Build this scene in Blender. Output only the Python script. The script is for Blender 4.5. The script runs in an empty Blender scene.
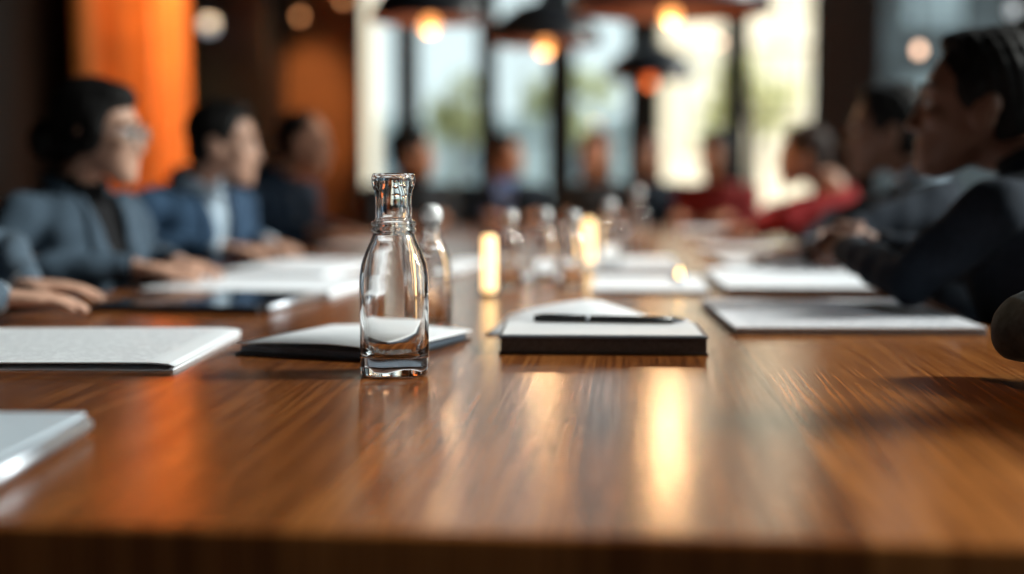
import bpy, bmesh, math, random
from mathutils import Vector, Matrix, Euler
R = math.radians
PI = math.pi
random.seed(7)
SC = bpy.context.scene
COL = SC.collection

# ------------------------------------------------------------------ camera numbers
FPX, CAM_Z, TOP = 1400.0, 1.03, 0.75
YAW, PITCH = R(4.74), math.atan2(287 - 170, 1400)

# ------------------------------------------------------------------ object helpers
def tag(o, label=None, cat=None, group=None, kind=None):
    if label: o['label'] = label
    if cat: o['category'] = cat
    if group: o['group'] = group
    if kind: o['kind'] = kind
    return o

def empty(name, loc=(0, 0, 0), rz=0, **kw):
    o = bpy.data.objects.new(name, None)
    COL.objects.link(o)
    o.location = loc
    o.rotation_euler = (0, 0, rz)
    o.empty_display_size = .05
    return tag(o, **kw)

def build(name, bm, mat, parent=None, smooth=True, bevel=0, auto=None, **kw):
    me = bpy.data.meshes.new(name)
    bmesh.ops.recalc_face_normals(bm, faces=bm.faces[:])
    bm.to_mesh(me)
    bm.free()
    for p in me.polygons: p.use_smooth = smooth
    for m in (mat if isinstance(mat, (list, tuple)) else [mat]): me.materials.append(m)
    o = bpy.data.objects.new(name, me)
    COL.objects.link(o)
    if parent is not None: o.parent = parent
    if bevel:
        b = o.modifiers.new('edge', 'BEVEL'); b.width = bevel; b.segments = 3; b.limit_method = 'ANGLE'
    return tag(o, **kw)

def copy_tree(o, parent=None):
    c = o.copy()
    COL.objects.link(c)
    c.parent = parent
    for ch in [x for x in o.children]:
        copy_tree(ch, c)
    return c

# ------------------------------------------------------------------ shape helpers (all add to a bmesh)
def NB(): return bmesh.new()

def box(bm, c, s, M=None):
    vs = []
    for dx in (-.5, .5):
        for dy in (-.5, .5):
            for dz in (-.5, .5):
                v = Vector((c[0] + dx * s[0], c[1] + dy * s[1], c[2] + dz * s[2]))
                vs.append(bm.verts.new(M @ v if M else v))
    for f in ((0, 1, 3, 2), (4, 6, 7, 5), (0, 4, 5, 1), (2, 3, 7, 6), (0, 2, 6, 4), (1, 5, 7, 3)):
        bm.faces.new([vs[i] for i in f])

def prism(bm, pts, z0, z1):
    a = [bm.verts.new((p[0], p[1], z0)) for p in pts]
    b = [bm.verts.new((p[0], p[1], z1)) for p in pts]
    n = len(pts)
    bm.faces.new(a[::-1]); bm.faces.new(b)
    for i in range(n):
        bm.faces.new((a[i], a[(i + 1) % n], b[(i + 1) % n], b[i]))

def rings(bm, rs, caps=True, closed_ring=True):
    """rs: list of rings (lists of points)."""
    R_ = [[bm.verts.new(p) for p in r] for r in rs]
    n = len(R_[0])
    for a, b in zip(R_, R_[1:]):
        for i in range(n if closed_ring else n - 1):
            j = (i + 1) % n
            bm.faces.new((a[i], a[j], b[j], b[i]))
    if caps:
        bm.faces.new(R_[0][::-1]); bm.faces.new(R_[-1])

def sup(a, e):
    c = math.cos(a)
    return math.copysign(abs(c) ** (2 / e), c)

def loft(bm, secs, n=24, e=2.0, M=None, axis='z'):
    """secs: (z, hw, hd, yc) superellipse sections stacked along z."""
    rs = []
    for s in secs:
        z, hw, hd = s[:3]
        yc = s[3] if len(s) > 3 else 0
        ring = []
        for i in range(n):
            a = 2 * PI * i / n
            v = Vector((hw * sup(a, e), yc + hd * sup(a - PI / 2, e), z))
            ring.append(M @ v if M else v)
        rs.append(ring)
    rings(bm, rs)

def tube(bm, pts, rad, n=14, M=None):
    pts = [Vector(p) for p in pts]
    if not isinstance(rad, (list, tuple)): rad = [rad] * len(pts)
    rs = []
    t0 = (pts[1] - pts[0]).normalized()
    u = t0.orthogonal().normalized()
    for i, p in enumerate(pts):
        if i == 0: t = pts[1] - pts[0]
        elif i == len(pts) - 1: t = pts[-1] - pts[-2]
        else: t = (pts[i + 1] - p).normalized() + (p - pts[i - 1]).normalized()
        t.normalize()
        u = (u - t * u.dot(t)).normalized()
        w = t.cross(u)
        ring = []
        for k in range(n):
            a = 2 * PI * k / n
            v = p + (u * math.cos(a) + w * math.sin(a)) * rad[i]
            ring.append(M @ v if M else v)
        rs.append(ring)
    rings(bm, rs)

def limb(bm, pts, rad, n=16, M=None):
    """tube with rounded ball joints at every point"""
    tube(bm, pts, rad, n, M)
    for p, r in zip(pts, rad): ell(bm, p, (r, r, r), M)

def ell(bm, c, r, M=None, u=20, v=12):
    c = Vector(c); pole = []
    for z in (-1, 1):
        p = c + Vector((0, 0, z * r[2])); pole.append(bm.verts.new(M @ p if M else p))
    R_ = []
    for j in range(1, v):
        t = -PI / 2 + PI * j / v; ring = []
        for i in range(u):
            a = 2 * PI * i / u
            p = c + Vector((r[0] * math.cos(t) * math.cos(a), r[1] * math.cos(t) * math.sin(a), r[2] * math.sin(t)))
            ring.append(bm.verts.new(M @ p if M else p))
        R_.append(ring)
    for i in range(u):
        k = (i + 1) % u
        bm.faces.new((pole[0], R_[0][k], R_[0][i])); bm.faces.new((pole[1], R_[-1][i], R_[-1][k]))
        for A, B in zip(R_, R_[1:]): bm.faces.new((A[i], A[k], B[k], B[i]))

def lathe(bm, prof, n=32, c=(0, 0, 0), M=None, close=False):
    """prof: (r, z) from bottom to top; r = 0 ends are closed to a point-like cap."""
    rs = []
    for r, z in prof:
        ring = []
        for i in range(n):
            a = 2 * PI * i / n
            v = Vector((c[0] + max(r, 1e-4) * math.cos(a), c[1] + max(r, 1e-4) * math.sin(a), c[2] + z))
            ring.append(M @ v if M else v)
        rs.append(ring)
    rings(bm, rs)

# ------------------------------------------------------------------ materials
def nodes(m):
    m.use_nodes = True
    return m.node_tree.nodes, m.node_tree.links

def mat(name, col, rough=.6, metal=0., emit=None, es=0., spec=.5, var=0., vscale=20., sheen=0., trans=0., bump=0., coat=0.):
    m = bpy.data.materials.new(name)
    N, L = nodes(m)
    b = N['Principled BSDF']
    b.inputs['Base Color'].default_value = (*col, 1)
    b.inputs['Roughness'].default_value = rough
    b.inputs['Metallic'].default_value = metal
    b.inputs['Specular IOR Level'].default_value = spec
    b.inputs['Coat Weight'].default_value = coat
    b.inputs['Sheen Weight'].default_value = sheen
    b.inputs['Sheen Roughness'].default_value = .4
    b.inputs['Transmission Weight'].default_value = trans
    if emit:
        b.inputs['Emission Color'].default_value = (*emit, 1)
        b.inputs['Emission Strength'].default_value = es
    if var or bump:
        tc = N.new('ShaderNodeTexCoord')
        nz = N.new('ShaderNodeTexNoise'); nz.inputs['Scale'].default_value = vscale; nz.inputs['Detail'].default_value = 5
        L.new(tc.outputs['Object'], nz.inputs['Vector'])
        if var:
            r = N.new('ShaderNodeValToRGB')
            r.color_ramp.elements[0].position = .3; r.color_ramp.elements[1].position = .7
            r.color_ramp.elements[0].color = (*[c * (1 - var) for c in col], 1)
            r.color_ramp.elements[1].color = (*[min(1, c * (1 + var)) for c in col], 1)
            L.new(nz.outputs['Fac'], r.inputs['Fac']); L.new(r.outputs['Color'], b.inputs['Base Color'])
        if bump:
            bp = N.new('ShaderNodeBump'); bp.inputs['Strength'].default_value = bump; bp.inputs['Distance'].default_value = .004
            L.new(nz.outputs['Fac'], bp.inputs['Height']); L.new(bp.outputs['Normal'], b.inputs['Normal'])
    return m

def math_node(N, op, a=None, b=None):
    n = N.new('ShaderNodeMath'); n.operation = op
    if a is not None and not hasattr(a, 'node'): n.inputs[0].default_value = a
    if b is not None and not hasattr(b, 'node'): n.inputs[1].default_value = b
    return n

def wood(name, dark, mid, light, plank=.17, along='Y', rough=(.2, .36), across='X', gs=1.0, seam=.35):
    m = bpy.data.materials.new(name)
    N, L = nodes(m)
    b = N['Principled BSDF']
    tc = N.new('ShaderNodeTexCoord')
    sp = N.new('ShaderNodeSeparateXYZ'); L.new(tc.outputs['Object'], sp.inputs[0])
    dv = math_node(N, 'DIVIDE', None, plank); L.new(sp.outputs[across], dv.inputs[0])
    fl = math_node(N, 'FLOOR'); L.new(dv.outputs[0], fl.inputs[0])
    fr = math_node(N, 'FRACT'); L.new(dv.outputs[0], fr.inputs[0])
    wn = N.new('ShaderNodeTexWhiteNoise'); wn.noise_dimensions = '1D'; L.new(fl.outputs[0], wn.inputs['W'])
    # per-plank offset along the grain
    off = math_node(N, 'MULTIPLY', None, 37.0); L.new(wn.outputs['Value'], off.inputs[0])
    ad = math_node(N, 'ADD'); L.new(sp.outputs[along], ad.inputs[0]); L.new(off.outputs[0], ad.inputs[1])
    cb = N.new('ShaderNodeCombineXYZ')
    L.new(sp.outputs[across], cb.inputs[0]); L.new(ad.outputs[0], cb.inputs[1]); L.new(off.outputs[0], cb.inputs[2])
    # broad cathedral grain
    mp = N.new('ShaderNodeMapping'); mp.inputs['Scale'].default_value = (15 * gs, .26 * gs, 1)
    L.new(cb.outputs[0], mp.inputs['Vector'])
    nz = N.new('ShaderNodeTexNoise'); nz.inputs['Scale'].default_value = 1.0; nz.inputs['Detail'].default_value = 1.5
    nz.inputs['Distortion'].default_value = .1
    L.new(mp.outputs[0], nz.inputs['Vector'])
    mu = math_node(N, 'MULTIPLY', None, 16.0); L.new(nz.outputs['Fac'], mu.inputs[0])
    rg = math_node(N, 'PINGPONG', None, .5); L.new(mu.outputs[0], rg.inputs[0])
    rf = math_node(N, 'MULTIPLY', None, 2.0); L.new(rg.outputs[0], rf.inputs[0])
    # fine fibre
    mp2 = N.new('ShaderNodeMapping'); mp2.inputs['Scale'].default_value = (260 * gs, 7 * gs, 1)
    L.new(cb.outputs[0], mp2.inputs['Vector'])
    n2 = N.new('ShaderNodeTexNoise'); n2.inputs['Scale'].default_value = 1.0; n2.inputs['Detail'].default_value = 4
    L.new(mp2.outputs[0], n2.inputs['Vector'])
    a1 = math_node(N, 'MULTIPLY', None, .30); L.new(rf.outputs[0], a1.inputs[0])
    a2 = math_node(N, 'MULTIPLY', None, .66); L.new(n2.outputs['Fac'], a2.inputs[0])
    a3 = math_node(N, 'ADD'); L.new(a1.outputs[0], a3.inputs[0]); L.new(a2.outputs[0], a3.inputs[1])
    pv = math_node(N, 'MULTIPLY_ADD', None, .34); pv.inputs[2].default_value = -.10
    L.new(wn.outputs['Value'], pv.inputs[0])
    a4 = math_node(N, 'ADD'); L.new(a3.outputs[0], a4.inputs[0]); L.new(pv.outputs[0], a4.inputs[1])
    cr = N.new('ShaderNodeValToRGB')
    e = cr.color_ramp.elements
    e[0].position = .12; e[0].color = (*dark, 1)
    e[1].position = .85; e[1].color = (*light, 1)
    k = e.new(.48); k.color = (*mid, 1)
    L.new(a4.outputs[0], cr.inputs['Fac'])
    # seam between planks
    s1 = math_node(N, 'LESS_THAN', None, .008); L.new(fr.outputs[0], s1.inputs[0])
    mx = N.new('ShaderNodeMixRGB'); mx.blend_type = 'MULTIPLY'
    sm = math_node(N, 'MULTIPLY', None, seam * 2); L.new(s1.outputs[0], sm.inputs[0])
    L.new(sm.outputs[0], mx.inputs['Fac']); L.new(cr.outputs['Color'], mx.inputs['Color1']); mx.inputs['Color2'].default_value = (.15, .1, .08, 1)
    L.new(mx.outputs[0], b.inputs['Base Color'])
    rr = N.new('ShaderNodeMapRange'); rr.inputs['To Min'].default_value = rough[1]; rr.inputs['To Max'].default_value = rough[0]
    L.new(a3.outputs[0], rr.inputs['Value']); L.new(rr.outputs[0], b.inputs['Roughness'])
    bp = N.new('ShaderNodeBump'); bp.inputs['Strength'].default_value = .10; bp.inputs['Distance'].default_value = .0015
    L.new(n2.outputs['Fac'], bp.inputs['Height']); L.new(bp.outputs['Normal'], b.inputs['Normal'])
    return m

def glass(name, col=(1, 1, 1), rough=0.0, ior=1.47):
    m = bpy.data.materials.new(name)
    N, L = nodes(m)
    b = N['Principled BSDF']
    b.inputs['Base Color'].default_value = (*col, 1)
    b.inputs['Roughness'].default_value = rough
    b.inputs['IOR'].default_value = ior
    b.inputs['Transmission Weight'].default_value = 1
    return m

def pane_glass(name, tint=(.95, .98, .97)):
    m = bpy.data.materials.new(name)
    N, L = nodes(m)
    N.remove(N['Principled BSDF'])
    t = N.new('ShaderNodeBsdfTransparent'); t.inputs[0].default_value = (*tint, 1)
    g = N.new('ShaderNodeBsdfGlossy'); g.inputs['Roughness'].default_value = .02
    f = N.new('ShaderNodeFresnel'); f.inputs[0].default_value = 1.35
    mx = N.new('ShaderNodeMixShader')
    L.new(f.outputs[0], mx.inputs[0]); L.new(t.outputs[0], mx.inputs[1]); L.new(g.outputs[0], mx.inputs[2])
    L.new(mx.outputs[0], N['Material Output'].inputs[0])
    return m

def printed(name, col, ink, row=.0105, axis_rows='Y', axis_words='X', margin=(.03, .03), half=(.105, .148)):
    """paper with faint printed lines of text (object coordinates, metres from the sheet's centre)"""
    m = bpy.data.materials.new(name)
    N, L = nodes(m)
    b = N['Principled BSDF']; b.inputs['Roughness'].default_value = .55
    tc = N.new('ShaderNodeTexCoord')
    sp = N.new('ShaderNodeSeparateXYZ'); L.new(tc.outputs['Object'], sp.inputs[0])
    dv = math_node(N, 'DIVIDE', None, row); L.new(sp.outputs[axis_rows], dv.inputs[0])
    fr = math_node(N, 'FRACT'); L.new(dv.outputs[0], fr.inputs[0])
    fl = math_node(N, 'FLOOR'); L.new(dv.outputs[0], fl.inputs[0])
    ln = math_node(N, 'LESS_THAN', None, .38); L.new(fr.outputs[0], ln.inputs[0])
    cb = N.new('ShaderNodeCombineXYZ')
    wx = math_node(N, 'MULTIPLY', None, 75.); L.new(sp.outputs[axis_words], wx.inputs[0])
    wy = math_node(N, 'MULTIPLY', None, 13.7); L.new(fl.outputs[0], wy.inputs[0])
    L.new(wx.outputs[0], cb.inputs[0]); L.new(wy.outputs[0], cb.inputs[1])
    nz = N.new('ShaderNodeTexNoise'); nz.noise_dimensions = '2D'; nz.inputs['Scale'].default_value = 1; nz.inputs['Detail'].default_value = 1
    L.new(cb.outputs[0], nz.inputs['Vector'])
    gt = math_node(N, 'GREATER_THAN', None, .43); L.new(nz.outputs['Fac'], gt.inputs[0])
    ax = math_node(N, 'ABSOLUTE'); L.new(sp.outputs[axis_words], ax.inputs[0])
    lx = math_node(N, 'LESS_THAN', None, half[0] - margin[0]); L.new(ax.outputs[0], lx.inputs[0])
    ay = math_node(N, 'ABSOLUTE'); L.new(sp.outputs[axis_rows], ay.inputs[0])
    ly = math_node(N, 'LESS_THAN', None, half[1] - margin[1]); L.new(ay.outputs[0], ly.inputs[0])
    p = ln
    for q in (gt, lx, ly):
        k = math_node(N, 'MULTIPLY'); L.new(p.outputs[0], k.inputs[0]); L.new(q.outputs[0], k.inputs[1]); p = k
    mx = N.new('ShaderNodeMixRGB'); mx.inputs['Color1'].default_value = (*col, 1); mx.inputs['Color2'].default_value = (*ink, 1)
    L.new(p.outputs[0], mx.inputs['Fac']); L.new(mx.outputs[0], b.inputs['Base Color'])
    return m

M = {}
M['table'] = wood('oiled_walnut', (.042, .0115, .0035), (.205, .064, .016), (.44, .168, .047), plank=.23, rough=(.17, .25))
M['panel'] = wood('dark_panelling', (.012, .006, .004), (.035, .015, .008), (.07, .03, .014), plank=.22, along='Z', across='Y', rough=(.4, .6))
M['planks'] = wood('warm_plank_wall', (.03, .011, .005), (.10, .036, .012), (.19, .075, .025), plank=.19, along='X', across='Z', rough=(.4, .6), seam=.5)
M['pillar'] = wood('brown_pillar', (.020, .009, .005), (.055, .022, .011), (.10, .042, .02), plank=.16, along='Z', across='X', rough=(.4, .6))
M['floor'] = wood('dark_floor', (.02, .011, .007), (.05, .026, .014), (.09, .05, .028), plank=.14, rough=(.3, .5))
M['ceil'] = mat('charcoal_ceiling', (.025, .024, .025), .9, var=.2, vscale=3)
M['plaster'] = mat('dark_plaster', (.05, .042, .038), .85, var=.2, vscale=4, bump=.15)
M['blackmetal'] = mat('black_metal', (.012, .013, .016), .45, var=.2, vscale=30)
M['mullion'] = mat('charcoal_frame', (.014, .016, .019), .5, var=.2, vscale=12)
M['curtain'] = mat('orange_curtain', (.80, .22, .03), .8, var=.15, vscale=6, sheen=.3)
M['pane'] = pane_glass('window_glass')
M['glass'] = glass('clear_glass', (.985, .985, .98), 0, 1.48)
M['glint_white'] = mat('stopper_glint_white', (.90, .91, .92), .12, var=.02, coat=.5)  # white stopper colour paints the bright glints of clear glass
M['paper'] = mat('white_paper', (.86, .90, .95), .55, var=.03, vscale=30)
M['printed'] = printed('printed_page', (.86, .90, .95), (.58, .61, .66), half=(.2, .22))
M['printed2'] = printed('printed_pages', (.82, .85, .92), (.38, .41, .47), half=(.215, .27))
M['pages'] = mat('page_edges', (.42, .38, .36), .7, var=.25, vscale=200)
M['greypages'] = mat('grey_page_edges', (.055, .050, .052), .6, var=.3, vscale=150)
M['cover'] = mat('black_cover', (.014, .014, .017), .42, var=.3, vscale=60, bump=.1)
M['covergrey'] = mat('slate_cover', (.10, .13, .17), .45, var=.15, vscale=60)
M['bluecover'] = mat('pale_blue_cover', (.46, .53, .60), .45, var=.06, vscale=40)
M['chrome'] = mat('chrome', (.42, .45, .50), .45, 1.0, var=.05)
M['pen'] = mat('black_pen', (.01, .01, .012), .25, var=.2, vscale=40)
M['screen'] = mat('tablet_glass', (.008, .009, .012), .06, var=.3, vscale=8)
M['shade'] = mat('dark_enamel', (.022, .026, .034), .35, var=.2, vscale=20)
M['shadein'] = mat('copper_lining', (.085, .020, .009), .5, .3, var=.15, vscale=20)
M['leather'] = mat('black_leather', (.016, .015, .016), .5, var=.25, vscale=40, bump=.2)
M['hair'] = mat('black_hair', (.006, .005, .005), .65, spec=.25, var=.4, vscale=60, bump=.5)
M['hairbrown'] = mat('brown_hair', (.022, .010, .007), .65, spec=.25, var=.4, vscale=60, bump=.5)
M['hairred'] = mat('auburn_hair', (.11, .032, .013), .5, var=.4, vscale=60, bump=.5)
M['eye'] = mat('eye', (.5, .47, .45), .2, var=.05)
M['iris'] = mat('iris', (.02, .012, .01), .2, var=.1)
def skin(n, c): return mat(n, c, .5, var=.10, vscale=25, bump=.05)
M['skin_a'] = skin('skin_fair', (.55, .32, .23))
M['skin_b'] = skin('skin_tan', (.42, .21, .135))
M['skin_c'] = skin('skin_brown', (.20, .09, .055))
M['skin_d'] = skin('skin_warm', (.50, .22, .12))
def cloth(n, c): return mat(n, c, .85, var=.22, vscale=90, sheen=.03, bump=.25, spec=.15)
M['greyblue'] = cloth('grey_blue_wool', (.062, .092, .128))
M['slate'] = cloth('slate_wool', (.085, .120, .160))
M['blue'] = cloth('blue_wool', (.040, .080, .145))
M['navy'] = cloth('navy_wool', (.022, .040, .070))
M['midnight'] = cloth('midnight_wool', (.016, .022, .033))
M['charcoal'] = cloth('charcoal_wool', (.035, .037, .042))
M['blacktop'] = cloth('black_knit', (.012, .012, .014))
M['shirtblue'] = cloth('light_blue_cotton', (.48, .60, .72))
M['shirtwhite'] = cloth('white_cotton', (.75, .78, .82))
M['cobalt'] = cloth('cobalt_cotton', (.22, .32, .62))
M['red'] = cloth('red_knit', (.24, .014, .016))
M['darkred'] = cloth('dark_red_knit', (.20, .022, .022))
M['trouser'] = cloth('dark_trouser', (.02, .022, .028))
M['shoe'] = mat('black_shoe', (.012, .011, .011), .3, var=.2)
M['bulb'] = mat('lit_bulb', (1, .6, .25), .3, emit=(1, .38, .11), es=1.7, var=.02)
M['bulborange'] = mat('lit_orange_bulb', (1, .35, .1), .3, emit=(1, .13, .02), es=1.4, var=.02)
M['bulbamber'] = mat('dim_amber_bulb', (1, .45, .2), .3, emit=(1, .42, .16), es=2.2, var=.02)
M['bulbpale'] = mat('pale_bulb', (1, .8, .65), .3, emit=(1, .62, .42), es=3.4, var=.02)
M['bulbwhite'] = mat('white_bulb', (.9, .95, 1), .3, emit=(.8, .92, 1), es=.6, var=.02)
M['tubelight'] = mat('lit_tube', (1, .8, .5), .3, emit=(1, .62, .26), es=2.6, var=.02)
M['glint_flame'] = mat('glint_flame', (1, .7, .3), .3, emit=(1, .6, .2), es=12, var=.02)
M['wax'] = mat('wax', (.8, .75, .65), .5, var=.04)
M['facade_cool'] = mat('pale_render', (.60, .70, .74), .9, var=.10, vscale=.5)
M['facade_cream'] = mat('cream_render', (.84, .71, .55), .9, var=.05, vscale=.5)
M['facade_sand'] = mat('sand_render', (.78, .66, .52), .9, var=.05, vscale=.5)
M['facade_dark'] = mat('grey_stone', (.085, .10, .115), .9, var=.25, vscale=.6)
M['facade_win'] = mat('facade_window', (.36, .44, .50), .25, var=.2, vscale=1)
M['facade_wincream'] = mat('facade_window_warm', (.78, .70, .58), .3, var=.2, vscale=1)
M['paving'] = mat('pale_paving', (.50, .50, .48), .9, var=.15, vscale=.7)
M['leaf'] = mat('olive_leaves', (.42, .44, .24), .7, var=.35, vscale=2)
M['leafy'] = mat('yellow_green_leaves', (.75, .70, .36), .7, var=.35, vscale=2)
M['bark'] = mat('bark', (.10, .075, .055), .9, var=.3, vscale=12)
M['trim'] = mat('dark_trim', (.02, .016, .014), .5, var=.2)

# ------------------------------------------------------------------ THE SETTING
XL, XR, YF, YB, ZC = -3.6, 3.6, -3.6, 12.0, 4.6
def structure(name, bm, m, **k): return build(name, bm, m, smooth=False, kind='structure', **k)

b = NB(); box(b, (0, 4.2, -.05), (7.6, 16.0, .1)); structure('floor', b, M['floor'])
b = NB(); box(b, (0, 4.2, ZC + .05), (7.6, 16.0, .1)); structure('ceiling', b, M['ceil'])
b = NB(); box(b, (XL - .1, 4.2, ZC / 2), (.2, 15.6, ZC)); structure('wall_left', b, M['panel'])
b = NB(); box(b, (0, YF - .1, ZC / 2), (7.2, .2, ZC)); structure('wall_front', b, M['plaster'])
SILL, HEAD = .68, 4.3
def wallrect(bm, x0, x1, z0, z1, y=YB + .1, t=.2): box(bm, ((x0 + x1) / 2, y, (z0 + z1) / 2), (x1 - x0, t, z1 - z0))
# back wall: solid left part, band under and over the glazing, pillar, band, right end
BAYS = [-2.32, -1.904, -1.21, -.583, .123, .898, 1.565]
b = NB(); wallrect(b, XL, BAYS[0], 0, ZC); structure('wall_back', b, M['planks'])
b = NB(); wallrect(b, BAYS[0], 3.5, 0, SILL); wallrect(b, BAYS[0], 3.5, HEAD, ZC); wallrect(b, 3.15, XR, 0, ZC)
structure('wall_back_band', b, M['plaster'])
b = NB(); wallrect(b, 1.565, 2.061, SILL, HEAD, y=YB + .06, t=.28); structure('wall_back_pillar', b, M['pillar'])
# mullions between the bays
for i, (x, w) in enumerate(zip(BAYS[1:6], (.13, .10, .16, .21, .13))):
    b = NB(); box(b, (x, YB + .05, (SILL + HEAD) / 2), (w, .18, HEAD - SILL)); structure('trim_%d' % (i + 1), b, M['mullion'], bevel=.006)

def window(n, c0, c1, fixed, axis, vm=0, hm=()):
    """one glazed bay: a root with frame, pane and muntins; axis 'x' lies in the back wall, 'y' in the right wall"""
    root = empty('window_%d' % n, ((c0 + c1) / 2, fixed, SILL) if axis == 'x' else (fixed, (c0 + c1) / 2, SILL), kind='structure')
    w, h = c1 - c0, HEAD - SILL
    def bx(bm, u, z, su, sz, d=.07):
        box(bm, (u, 0, z) if axis == 'x' else (0, u, z), (su, d, sz) if axis == 'x' else (d, su, sz))
    f = NB(); t = .035
    for s in (-1, 1): bx(f, s * (w / 2 - t / 2), h / 2, t, h)
    bx(f, 0, t / 2, w - 2 * t, t); bx(f, 0, h - t / 2, w - 2 * t, t)
    build('window_frame', f, M['mullion'], root, smooth=False)
    p = NB(); bx(p, 0, h / 2, w - 2 * t, h - 2 * t, .008); build('pane', p, M['pane'], root, smooth=False)
    for k in range(vm):
        g = NB(); bx(g, -w / 2 + w * (k + 1) / (vm + 1), h / 2, .018, h - 2 * t, .035); build('muntin', g, M['mullion'], root, smooth=False)
    for z in hm:
        g = NB(); bx(g, 0, z - SILL, w - 2 * t, .022, .035); build('muntin', g, M['mullion'], root, smooth=False)
    s = NB()
    bx(s, 0, -.015, w, .03, .26); build('window_sill', s, M['trim'], root, smooth=False)
    return root
W_ = [0, .13, .10, .16, .21, .13, 0]
for i in range(6):
    a = BAYS[i] + W_[i] / 2; c = BAYS[i + 1] - W_[i + 1] / 2
    window(i + 1, a, c, YB + .05, 'x', vm=(0, 0, 1, 0, 0, 1)[i], hm=((), (), (1.29,), (1.29,), (), (1.45, 2.05))[i])
window(7, 2.061, 3.15, YB + .05, 'x', vm=2, hm=(1.3, 1.9, 2.4))
# right wall, glazed in four bays, never in the photograph's frame but the source of its daylight
RY = [-3.0, -.2, 2.6, 5.4, 8.2, 11.0]
b = NB()
def rwall(y0, y1, z0, z1): box(b, (XR + .1, (y0 + y1) / 2, (z0 + z1) / 2), (.2, y1 - y0, z1 - z0))
rwall(YF, RY[0], 0, ZC); rwall(RY[-1], YB, 0, ZC); rwall(RY[0], RY[-1], 0, SILL); rwall(RY[0], RY[-1], HEAD, ZC)
for y in RY[1:-1]: rwall(y - .05, y + .05, SILL, HEAD)
structure('wall_right', b, M['plaster'])
for i in range(5): window(8 + i, RY[i] + (.05 if i else 0), RY[i + 1] - (.05 if i < 4 else 0), XR + .08, 'y')
# skirting
b = NB(); box(b, (XL + .01, 4.2, .06), (.02, 15.5, .12)); structure('baseboard_left', b, M['trim'])
b = NB(); box(b, (0, YB - .01, .06), (7.1, .02, .12)); structure('baseboard_back', b, M['trim'])
b = NB(); box(b, (XR - .01, 4.2, .06), (.02, 15.5, .12)); structure('baseboard_right', b, M['trim'])
# dark corner post beside the curtain
b = NB(); box(b, (-3.275, 11.69, ZC / 2), (.64, .60, ZC)); structure('trim_6', b, M['blackmetal'], bevel=.01)

# curtain along the left wall
cur = empty('curtain', (XL + .21, 9.50, 0), label='floor-length orange curtain glowing under the ceiling spotlights on the left wall', cat='curtain')
b = NB()
NS = 240
Y0, Y1 = -1.12, 1.14
def fold(t):
    u = t * (Y1 - Y0)
    return .115 * math.sin(2 * PI * u / .56 + .8 * math.sin(u * 2.1)) + .03 * math.sin(2 * PI * u / .19 + 1)
rows = []
for z in (.03, .6, 1.4, 2.2, 2.8, 3.14):
    k = .75 + .25 * (1 - z / 3.2)
    rows.append([Vector((fold(i / NS) * k, Y0 + (Y1 - Y0) * i / NS, z)) for i in range(NS + 1)])
front = [[p + Vector((.004, 0, 0)) for p in r] for r in rows]; back = [[p - Vector((.004, 0, 0)) for p in r] for r in rows]
rings(b, [f + k[::-1] for f, k in zip(front, back)])
build('drape', b, M['curtain'], cur)
b = NB(); tube(b, [(0, Y0 - .1, 3.17), (0, Y1 + .06, 3.17)], .014); ell(b, (0, Y0 - .1, 3.17), (.025, .025, .025)); ell(b, (0, Y1 + .06, 3.17), (.025, .025, .025))
for y in (Y0, 0, Y1): box(b, (-.105, y, 3.17), (.21, .02, .02))
build('curtain_rail', b, M['blackmetal'], cur)
# ------------------------------------------------------------------ OUTSIDE
b = NB(); box(b, (0, 10, -.08), (100, 100, .1)); structure('pavement', b, M['paving'])
def building(name, label, x0, x1, y, h, wallm, winm, cols, rws, zbase=.9, rz=0, dep=6):
    r = empty(name, ((x0 + x1) / 2, y, -.03), rz, label=label, cat='building')
    w = x1 - x0
    bm = NB(); box(bm, (0, dep / 2, h / 2), (w, dep, h)); box(bm, (0, dep / 2 - .05, h + .1), (w + .3, dep + .3, .2)); box(bm, (0, -.03, .3), (w, .1, .6))
    build('facade', bm, wallm, r, smooth=False)
    for i in range(cols):
        for j in range(rws):
            cx = -w / 2 + w * (i + .5) / cols; z = zbase + (h - zbase) * (j + .5) / rws
            ww, hh = w / cols * .5, (h - zbase) / rws * .6
            fm = NB(); box(fm, (cx, -.03, z - hh / 2 - .06), (ww + .3, .16, .1))
            for sx in (-1, 1): box(fm, (cx + sx * (ww / 2 + .05), -.03, z), (.1, .1, hh))
            box(fm, (cx, -.03, z + hh / 2 + .05), (ww + .2, .1, .1))
            f = build('window', fm, wallm, r, smooth=False)
            pm = NB(); box(pm, (cx, -.012, z), (ww, .03, hh)); build('pane', pm, winm, f, smooth=False)
    return r
building('low_building', 'low pale blue-grey building seen through the left windows', -13, .2, 38, 2.3, M['facade_cool'], M['facade_win'], 5, 1, zbase=.5)
building('town_house', 'sunlit cream building seen through the windows right of centre', -1.05, 6.05, 27, 9.5, M['facade_cream'], M['facade_wincream'], 3, 3, rz=R(57.7), dep=.7)
building('stone_gatehouse', 'tall narrow cream building at the left end of the glazing', -6.25, -3.25, 19.45, 8, M['facade_sand'], M['facade_wincream'], 2, 2, rz=R(45), dep=2.5)
building('stone_building', 'dark grey stone building behind the gridded window at the right', 5.3, 15, 31, 9, M['facade_dark'], M['facade_win'], 4, 3)

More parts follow.
